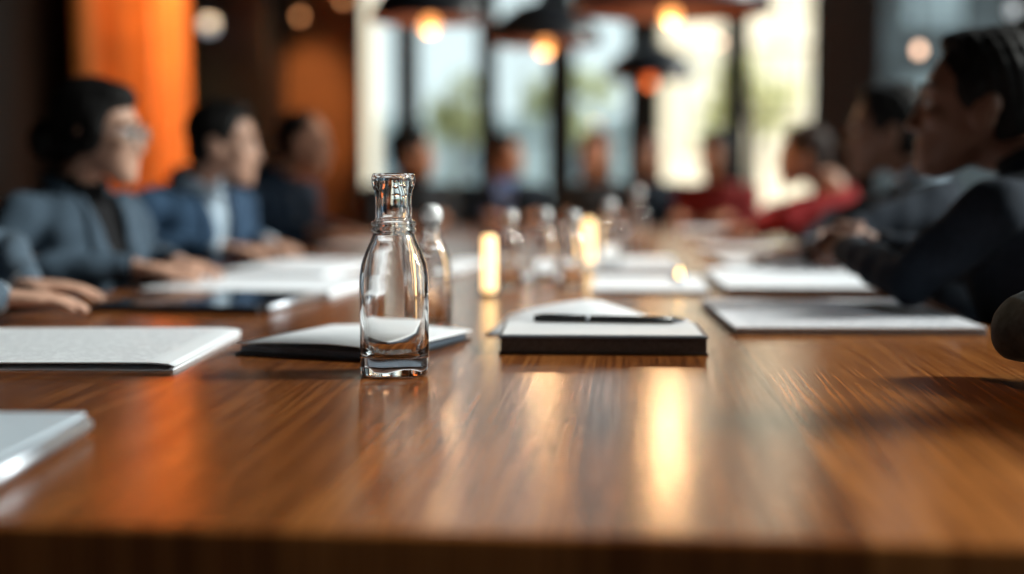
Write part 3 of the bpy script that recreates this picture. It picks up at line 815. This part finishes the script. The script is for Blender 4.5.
LABEL_CH = {}
def person(label, x, y, phi, lean=4, hphi=None, hpitch=0, skinm='skin_a', jacket='navy', shirt='shirtwhite', hairm='hair', hair='short', female=False, scale=1.,
           gs=.96, tuck=False, wrists=None, elbows=None, hdirs=None, hups=None, curl=.3, vox=.008, glasses=False, beard=False, vneck=True, chair_label=None, hshift=(0, 0), sleeve=None):
    root = empty('person', (x, y, 0), R(phi - 90), label=label, cat='person')
    root.scale = (gs, gs, gs)
    hphi = phi if hphi is None else hphi
    T = Matrix.Translation((0, 0, .52)) @ Matrix.Rotation(R(-lean), 4, 'X') @ Matrix.Translation((0, 0, -.52))
    Ti = T.inverted()
    # head frame (inside the torso frame): turn about the neck
    piv = Vector((hshift[0], .005 + hshift[1], 1.075))
    Hm = T @ Matrix.Translation(piv) @ Matrix.Rotation(R(lean), 4, 'X') @ Matrix.Rotation(R(hphi - phi), 4, 'Z') @ Matrix.Rotation(R(hpitch), 4, 'X') @ Matrix.Translation((0, .022, .085))
    if scale != 1: Hm = Hm @ Matrix.Scale(scale, 4)
    sw = .178 if female else .195
    # arms in root space, wrists resting on the table
    arms = []
    for i, s in enumerate((-1, 1)):                                     # left, right
        S = T @ Vector((s * sw, -.005, .945))
        Wd = Vector(wrists[i]) if wrists else Vector((s * .13, .40, .797))
        Wd = Vector((Wd.x, Wd.y, Wd.z / gs))
        if elbows and elbows[i]:
            E_ = Vector((elbows[i][0], elbows[i][1], elbows[i][2] / gs)); W2 = Wd
        else:
            E_, W2 = ik(S, Wd, .275, .255, (s * .9, -.15, -.35))
            if tuck: E_, W2 = ik(S, Wd, .275, .255, (s * .15, -.4, -.6))
            elif E_.z < .82 / gs and E_.y > .10:
                E_, W2 = ik(S, Wd, .275, .255, (s * 1., 0, .12))
        hd = Vector(hdirs[i]) if hdirs else Vector((-s * .25, .95, -.06))
        up = Vector(hups[i]) if hups else Vector((0, .1, 1))
        arms.append((s, S, E_, W2, hd, up))
    # ---- body: one skin
    bm = NB()
    torso(bm, -.012, female, Mx=T)
    tube(bm, [T @ Vector((0, -.018, .985)), T @ Vector((0, -.012, 1.04)), Hm @ Vector((0, -.03, -.065)), Hm @ Vector((0, -.02, .0))], [.064, .054 if not female else .047, .052 if not female else .046, .05])
    head_parts(bm, Hm, female)
    for s, S, E_, W2, hd, up in arms:
        limb(bm, [S, S.lerp(E_, .5), E_, E_.lerp(W2, .35), W2], [.046, .042, .035, .037, .0245])
        hand(bm, W2, hd, up, -s, curl, spread=.9)
    for s in (-1, 1):
        limb(bm, [(s * .09, 0, .53), (s * .115, .24, .535), (s * .12, .43, .50)], [.066, .058, .046])
        limb(bm, [(s * .12, .43, .50), (s * .12, .44, .28), (s * .12, .42, .08)], [.046, .043, .030])
    me = remesh(bm, vox, 2)
    body = build('body', me, M[skinm], root)
    # ---- eyes, brows
    for s in (-1, 1):
        bm = NB(); ell(bm, (s * .030, .072, .002), (.0135, .0125, .0085), Hm, 14, 10)
        e = build('eye', bm, M['eye'], root)
        bm = NB(); ell(bm, (s * .030, .0815, .002), (.0058, .0035, .0058), Hm, 12, 8); build('iris', bm, M['iris'], e)
        bm = NB(); tube(bm, [Hm @ Vector((s * .014, .0885, .024)), Hm @ Vector((s * .032, .0865, .030)), Hm @ Vector((s * .048, .074, .024))], [.0035, .0042, .002], n=8); build('eyebrow', bm, M[hairm], root)
    # ---- hair
    bm = NB()
    if hair == 'bald':
        ell(bm, (0, -.030, .020), (.080, .090, .070), Hm); ell(bm, (0, -.055, -.02), (.066, .052, .055), Hm); ell(bm, (0, -.022, .055), (.072, .085, .064), Hm)
    else:
        ell(bm, (0, -.026, .042), (.083, .097, .089), Hm, 28, 18)
        ell(bm, (0, -.058, -.015), (.070, .054, .062), Hm)
        for s in (-1, 1): ell(bm, (s * .064, .006, .028), (.016, .032, .040), Hm, 14, 10)
        if hair == 'short': ell(bm, (.006, .014, .100), (.060, .056, .025), Hm, 16, 10)
        if hair in ('bun', 'long'):
            ell(bm, (0, -.030, .050), (.089, .101, .090), Hm, 28, 18); ell(bm, (0, .02, .088), (.070, .062, .038), Hm)
            for s in (-1, 1): ell(bm, (s * .072, -.005, .0), (.015, .042, .055), Hm, 14, 10)
        if hair == 'bun':
            ell(bm, (0, -.142, -.018), (.050, .046, .052), Hm); ell(bm, (0, -.095, -.012), (.038, .04, .038), Hm)
        if hair == 'long':
            ell(bm, (0, -.062, -.075), (.078, .050, .10), Hm)
            for s in (-1, 1): ell(bm, (s * .070, -.030, -.075), (.020, .040, .085), Hm, 14, 10)
    hm_ = remesh(bm, .007, 9, .6)
    rnd = random.Random(sum(map(ord, label)))
    for v in hm_.verts:
        v.co += v.normal * .003 * math.sin(v.co.x * 190 + v.co.z * 60) * math.sin(v.co.y * 170)
    build('hair', hm_, M[hairm], root)
    if beard:
        bm = NB()
        loft(bm, [(-.123, .018, .014, .066), (-.112, .034, .032, .054), (-.092, .049, .051, .040), (-.065, .060, .066, .022), (-.045, .0655, .066, .012), (-.02, .069, .06, .002)], n=30, e=2.2, M=Hm)
        ell(bm, (0, .085, -.054), (.026, .010, .006), Hm, 12, 8)
        bm = remesh(bm, .006, 1)
        Hi = Hm.inverted()
        kill = [v for v in bm.verts if ((Hi @ v.co).y > .035 and (Hi @ v.co).z > -.050 and abs((Hi @ v.co).x) < .055) or (abs((Hi @ v.co).x) < .019 and -.080 < (Hi @ v.co).z < -.060 and (Hi @ v.co).y > .05)]
        bmesh.ops.delete(bm, geom=kill, context='VERTS')
        build('beard', bm, M[hairm], root)
    if glasses:
        bm = NB()
        for s in (-1, 1):
            tube(bm, [Hm @ Vector((s * .033 + .023 * math.cos(a), .098 - .004 * abs(math.cos(a)), .001 + .019 * math.sin(a))) for a in [2 * PI * k / 20 for k in range(21)]], .0018, n=8)
            tube(bm, [Hm @ Vector((s * .056, .094, .006)), Hm @ Vector((s * .074, .04, .008)), Hm @ Vector((s * .078, -.02, .004))], .0018, n=8)
        tube(bm, [Hm @ Vector((-.010, .096, .004)), Hm @ Vector((0, .099, .007)), Hm @ Vector((.010, .096, .004))], .0018, n=8)
        g = build('eyeglasses', bm, M['chrome'], root)
        for s in (-1, 1):
            bm = NB(); lathe(bm, [(0, -.0008), (.0215, -.0008), (.0215, .0008), (0, .0008)], 24, M=Hm @ Matrix.Translation((s * .033, .0965, .001)) @ Matrix.Rotation(PI / 2, 4, 'X') @ Matrix.Diagonal((1, .85, 1, 1)))
            build('lens', bm, M['pane'], g)
    # ---- shirt
    bm = NB(); torso(bm, .002, female, .50, Mx=None)
    if not vneck:
        pass
    loft(bm, [(1.0, .072, .066, -.014), (1.03, .062, .058, -.013), (1.052, .058, .056, -.010)], n=30)
    sb = remesh(bm, .008, 1)
    bmesh.ops.delete(sb, geom=[v for v in sb.verts if v.co.z > 1.043], context='VERTS')
    for v in sb.verts: v.co = T @ v.co
    if vneck:
        build('shirt', sb, M[shirt], root)
        bm = NB()                                                        # turned-down collar
        for s in (-1, 1):
            a = [Vector((s * .012, .055, 1.015)), Vector((s * .050, .036, 1.035)), Vector((s * .066, -.012, 1.045)), Vector((s * .040, -.062, 1.050)), Vector((0, -.074, 1.052))]
            tube(bm, [T @ p for p in a], [.006, .011, .010, .010, .010], n=8)
            tube(bm, [T @ Vector((s * .014, .058, 1.012)), T @ Vector((s * .034, .070, .985))], [.010, .004], n=8)
        build('collar', bm, M[shirt], root)
    # ---- jacket or sweater
    bm = NB(); torso(bm, .016, female, .49, 1.012, Mx=None)
    Ti = T.inverted()
    for s, S, E_, W2, hd, up in arms:
        wr = E_.lerp(W2, .93)
        limb(bm, [Ti @ p for p in (S, S.lerp(E_, .5), E_, E_.lerp(wr, .45), wr)], [.060, .055, .047, .044, .036])
        ell(bm, Ti @ S + Vector((-s * .03, 0, .005)), (.066, .062, .050))
    jb = remesh(bm, .009, 3)
    kill = []
    for v in jb.verts:
        q = v.co
        if vneck and q.y > .02 and .70 < q.z and abs(q.x) < .004 + .062 * (q.z - .70) / .30: kill.append(v)
        elif q.z > (1.012 if vneck else 1.026) and abs(q.x) < .085: kill.append(v)
    if vneck: bmesh.ops.delete(jb, geom=kill, context='VERTS')
    rn = [rnd.random() * 6 for _ in range(4)]
    for v in jb.verts:                                                  # cloth folds
        q = v.co
        v.co = q + v.normal * (.0035 * math.sin(q.z * 55 + 14 * q.x + rn[0]) * math.sin(q.x * 26 + q.y * 34 + rn[1]) + .002 * math.sin(q.y * 80 + q.z * 30 + rn[2]))
    for v in jb.verts: v.co = T @ v.co
    jk = build('jacket' if vneck else 'sweater', jb, M[jacket], root)
    if vneck:
        for s in (-1, 1):                                                # lapels
            bm = NB(); rs = []
            for k in range(9):
                t = k / 8; z = .72 + .29 * t
                xi = .006 + .056 * t; wv = .045 * math.sin(PI * min(1, t * 1.05) ** .8) + .010
                # front surface of the torso at this height
                def fy(xx):
                    for (z0, w0, d0, c0), (z1, w1, d1, c1) in zip(TORSO, TORSO[1:]):
                        if z0 <= z <= z1:
                            u = (z - z0) / (z1 - z0); w_, d_, c_ = w0 + (w1 - w0) * u, d0 + (d1 - d0) * u, c0 + (c1 - c0) * u
                            w_ = w_ * (.9 if female else 1) + .020; d_ += .022 + (.012 if female and .8 < z < .9 else 0)
                            return c_ + d_ * max(0, 1 - min(1, abs(xx) / w_) ** 2.4) ** (1 / 2.4) + (.012 if female and .8 < z < .9 else 0)
                    return .06
                xo = xi + wv
                rs.append([T @ Vector((s * xx, fy(xx) + dy, z)) for xx, dy in ((xi - .004, .004), ((xi + xo) / 2, .007), (xo, .004), (xo, -.004), ((xi + xo) / 2, -.004), (xi - .004, -.004))])
            rings(bm, rs); build('lapel', bm, M[jacket], jk)
        bm = NB()
        a = [Vector((-.068, .040, 1.006)), Vector((-.078, -.010, 1.020)), Vector((-.050, -.072, 1.030)), Vector((0, -.088, 1.034)), Vector((.050, -.072, 1.030)), Vector((.078, -.010, 1.020)), Vector((.068, .040, 1.006))]
        tube(bm, [T @ p for p in a], [.010, .014, .015, .015, .015, .014, .010], n=10); build('jacket_collar', bm, M[jacket], jk)
        for s, S, E_, W2, hd, up in arms:                                # shirt cuffs
            bm = NB(); tube(bm, [E_.lerp(W2, .88), E_.lerp(W2, 1.0)], [.0335, .0325]); build('cuff', bm, M[shirt], root)
    # ---- trousers and shoes
    bm = NB(); loft(bm, [(.452, .150, .12, 0), (.49, .175, .137, 0), (.56, .176, .135, 0), (.60, .170, .128, 0)], n=30, e=2.4)
    for s in (-1, 1):
        limb(bm, [(s * .09, 0, .535), (s * .115, .24, .54), (s * .12, .43, .51)], [.080, .073, .060])
        limb(bm, [(s * .12, .43, .505), (s * .12, .44, .28), (s * .12, .42, .10)], [.060, .055, .048])
    build('trousers', remesh(bm, .011, 2), M['trouser'], root)
    for s in (-1, 1):
        bm = NB(); loft(bm, [(.0, .040, .125, .0), (.015, .044, .13, 0), (.04, .041, .12, -.004), (.07, .036, .075, -.04), (.10, .034, .046, -.06)], n=24, e=2.6, M=Matrix.Translation((s * .12, .475, .0)))
        build('shoe', bm, M['shoe'], root)
    if chair_label: place_chair(x, y, phi, chair_label, gs)
    return root

person('person at the left edge in slate jacket, one hand resting on the table', -1.51, 2.52, 6, lean=6, hphi=20, skinm='skin_a', jacket='slate', shirt='shirtwhite', vox=.006,
       wrists=[(-.17, .335, .797), (.10, .37, .797)], hdirs=[(.05, .97, -.03), (-.3, .95, -.05)], hair='short', chair_label='black chair under the person at the left edge')
person('woman with dark hair in a low bun, glasses and grey-blue blazer', -1.415, 3.38, -22, lean=9, hshift=(0, .035), hphi=-4, hpitch=-2, skinm='skin_a', jacket='greyblue', shirt='blacktop', hair='bun', female=True, glasses=True, vox=.006, scale=1.04, gs=.975, wrists=[(-.10, .30, .80), (.06, .30, .80)], elbows=[(-.285, .03, .795), (.275, .03, .795)], 
       chair_label='black chair under the woman with glasses')
person('man in blue suit and open light blue shirt, looking towards the windows', -1.41, 4.28, -28, lean=12, hshift=(0, .065), hphi=2, hpitch=-4, skinm='skin_a', jacket='blue', shirt='shirtblue', hair='short', scale=1.06, vox=.007, gs=.98, wrists=[(-.10, .30, .80), (.10, .30, .80)], elbows=[(-.285, .03, .795), (.285, .03, .795)], 
       chair_label='black chair under the man in the light blue shirt')
person('man with close-cropped hair in dark blue suit, third along the left side', -1.425, 5.32, -22, lean=12, hshift=(0, .07), hphi=0, hpitch=-4, skinm='skin_b', jacket='navy', shirt='navy', hair='bald', scale=1.02, gs=1.0, wrists=[(-.10, .30, .80), (.10, .30, .80)], elbows=[(-.285, .03, .795), (.285, .03, .795)], chair_label='black chair under the close-cropped man')
person('dark-haired person in black, seen beyond the large bottle\'s neck', -1.16, 7.37, -75, lean=2, hphi=8, skinm='skin_d', jacket='charcoal', shirt='blacktop', hair='short', scale=1.2, tuck=True, chair_label='black chair at the far end, leftmost')
person('person in navy suit and blue shirt at the far end', -.69, 7.53, -75, lean=6, hphi=-8, skinm='skin_d', jacket='midnight', shirt='cobalt', hair='short', hairm='hairbrown', tuck=True, chair_label='black chair under the person in navy at the far end')
person('auburn-haired person in dark top at the middle of the far end', -.17, 7.42, -92, lean=2, hphi=-100, skinm='skin_d', jacket='charcoal', shirt='blacktop', hair='long', hairm='hairred', female=True, vneck=False, tuck=True, chair_label='black chair at the middle of the far end')
person('auburn-haired person sitting back from the far end of the table', .12, 8.45, -95, lean=0, hphi=-110, skinm='skin_d', jacket='midnight', shirt='blacktop', hair='long', hairm='hairred', female=True, vneck=False,
       wrists=[(-.10, .30, .66), (.10, .30, .66)], chair_label='black chair set back from the far end of the table')
person('dark-haired person in dark red top at the far end', .47, 7.42, -105, lean=4, hphi=-125, skinm='skin_d', jacket='darkred', shirt='blacktop', hair='long', female=True, vneck=False, tuck=True, chair_label='black chair at the far end, rightmost')
person('man in bright red sweater leaning over the right side of the table', .89, 5.55, 178, lean=14, hshift=(0, .06), hphi=178, hpitch=-4, skinm='skin_b', jacket='red', shirt='red', hair='short', hairm='hairbrown', vneck=False, chair_label='black chair under the man in red')
person('dark-haired person in dark jacket beyond the man with clasped hands', .91, 4.02, 176, lean=12, hshift=(0, .05), hphi=172, skinm='skin_c', jacket='midnight', shirt='shirtblue', hair='short', scale=1.08, gs=1.0, chair_label='black chair under the person beyond the man with clasped hands')
person('dark-haired man in midnight jacket with hands clasped above the table', .885, 2.72, 140, lean=15, hphi=168, hpitch=4, skinm='skin_c', jacket='midnight', shirt='blacktop', hair='short', vox=.0055, scale=1.2, curl=.85, gs=1.03, hshift=(0, .08),
       wrists=[(-.055, .49, .86), (.095, .51, .865)], elbows=[(-.25, .24, .822), (.24, .32, .815)], hdirs=[(.62, .78, .10), (-.60, .80, .06)], hups=[(-.75, .35, .55), (.75, .35, .55)], chair_label='black chair under the man with clasped hands')
person('person at the right edge in slate jacket with an elbow on the table', 0.92, 1.66, 176, lean=4, hphi=165, skinm='skin_b', jacket='slate', shirt='shirtwhite', hair='short', vox=.007, gs=1.05,
       wrists=[(-.12, .12, .60), (-.03, .31, .815)], elbows=[None, (.20, .385, .822)], hdirs=[(.5, .8, -.2), (-.95, -.1, -.03)], hups=[(0, 0, 1), (0, 0, 1)], chair_label='black chair under the person at the right edge')

bpy.data.scenes.remove(SCRATCH)
# ------------------------------------------------------------------ LIGHT
w = bpy.data.worlds.new('sky'); SC.world = w; w.use_nodes = True
bg = w.node_tree.nodes['Background']; bg.inputs[0].default_value = (.76, .88, .92, 1); bg.inputs[1].default_value = 1.2
sun = bpy.data.lights.new('sun', 'SUN'); sun.energy = 6.0; sun.color = (1, .96, .91); sun.angle = R(13)
so = bpy.data.objects.new('sun', sun); COL.objects.link(so)
so.rotation_euler = Vector((-.83, -.12, -.52)).to_track_quat('-Z', 'Y').to_euler()
def lamp(px, py, pz, e, col=(1, .60, .30), r=.05):
    l = bpy.data.lights.new('bulb_light', 'POINT'); l.energy = e; l.color = col; l.shadow_soft_size = r
    o = bpy.data.objects.new('bulb_light', l); COL.objects.link(o); o.location = (px, py, pz)
for (x, y, z), e in zip(PL, (5, 4.5, 8, 1.5)): lamp(x, y, z - .075, e)

# ------------------------------------------------------------------ CAMERA
cam = bpy.data.cameras.new('camera'); co = bpy.data.objects.new('camera', cam); COL.objects.link(co)
cam.sensor_width = 36; cam.sensor_fit = 'HORIZONTAL'; cam.lens = 36 * FPX / 1024
co.location = (0, 0, CAM_Z); co.rotation_euler = (PI / 2 - PITCH, 0, YAW)
cam.clip_start = .05; cam.clip_end = 300
cam.dof.use_dof = True; cam.dof.focus_distance = 1.90; cam.dof.aperture_fstop = 1.08; cam.dof.aperture_blades = 0
SC.camera = co
SC.view_settings.view_transform = 'Standard'
SC.view_settings.look = 'None'
SC.view_settings.gamma = 1
SC.view_settings.exposure = .14
SC.view_settings.use_curve_mapping = False
SC.cycles.use_denoising = True
SC.cycles.max_bounces = 14
SC.cycles.transmission_bounces = 12
SC.cycles.transparent_max_bounces = 12
SC.cycles.sample_clamp_indirect = 6
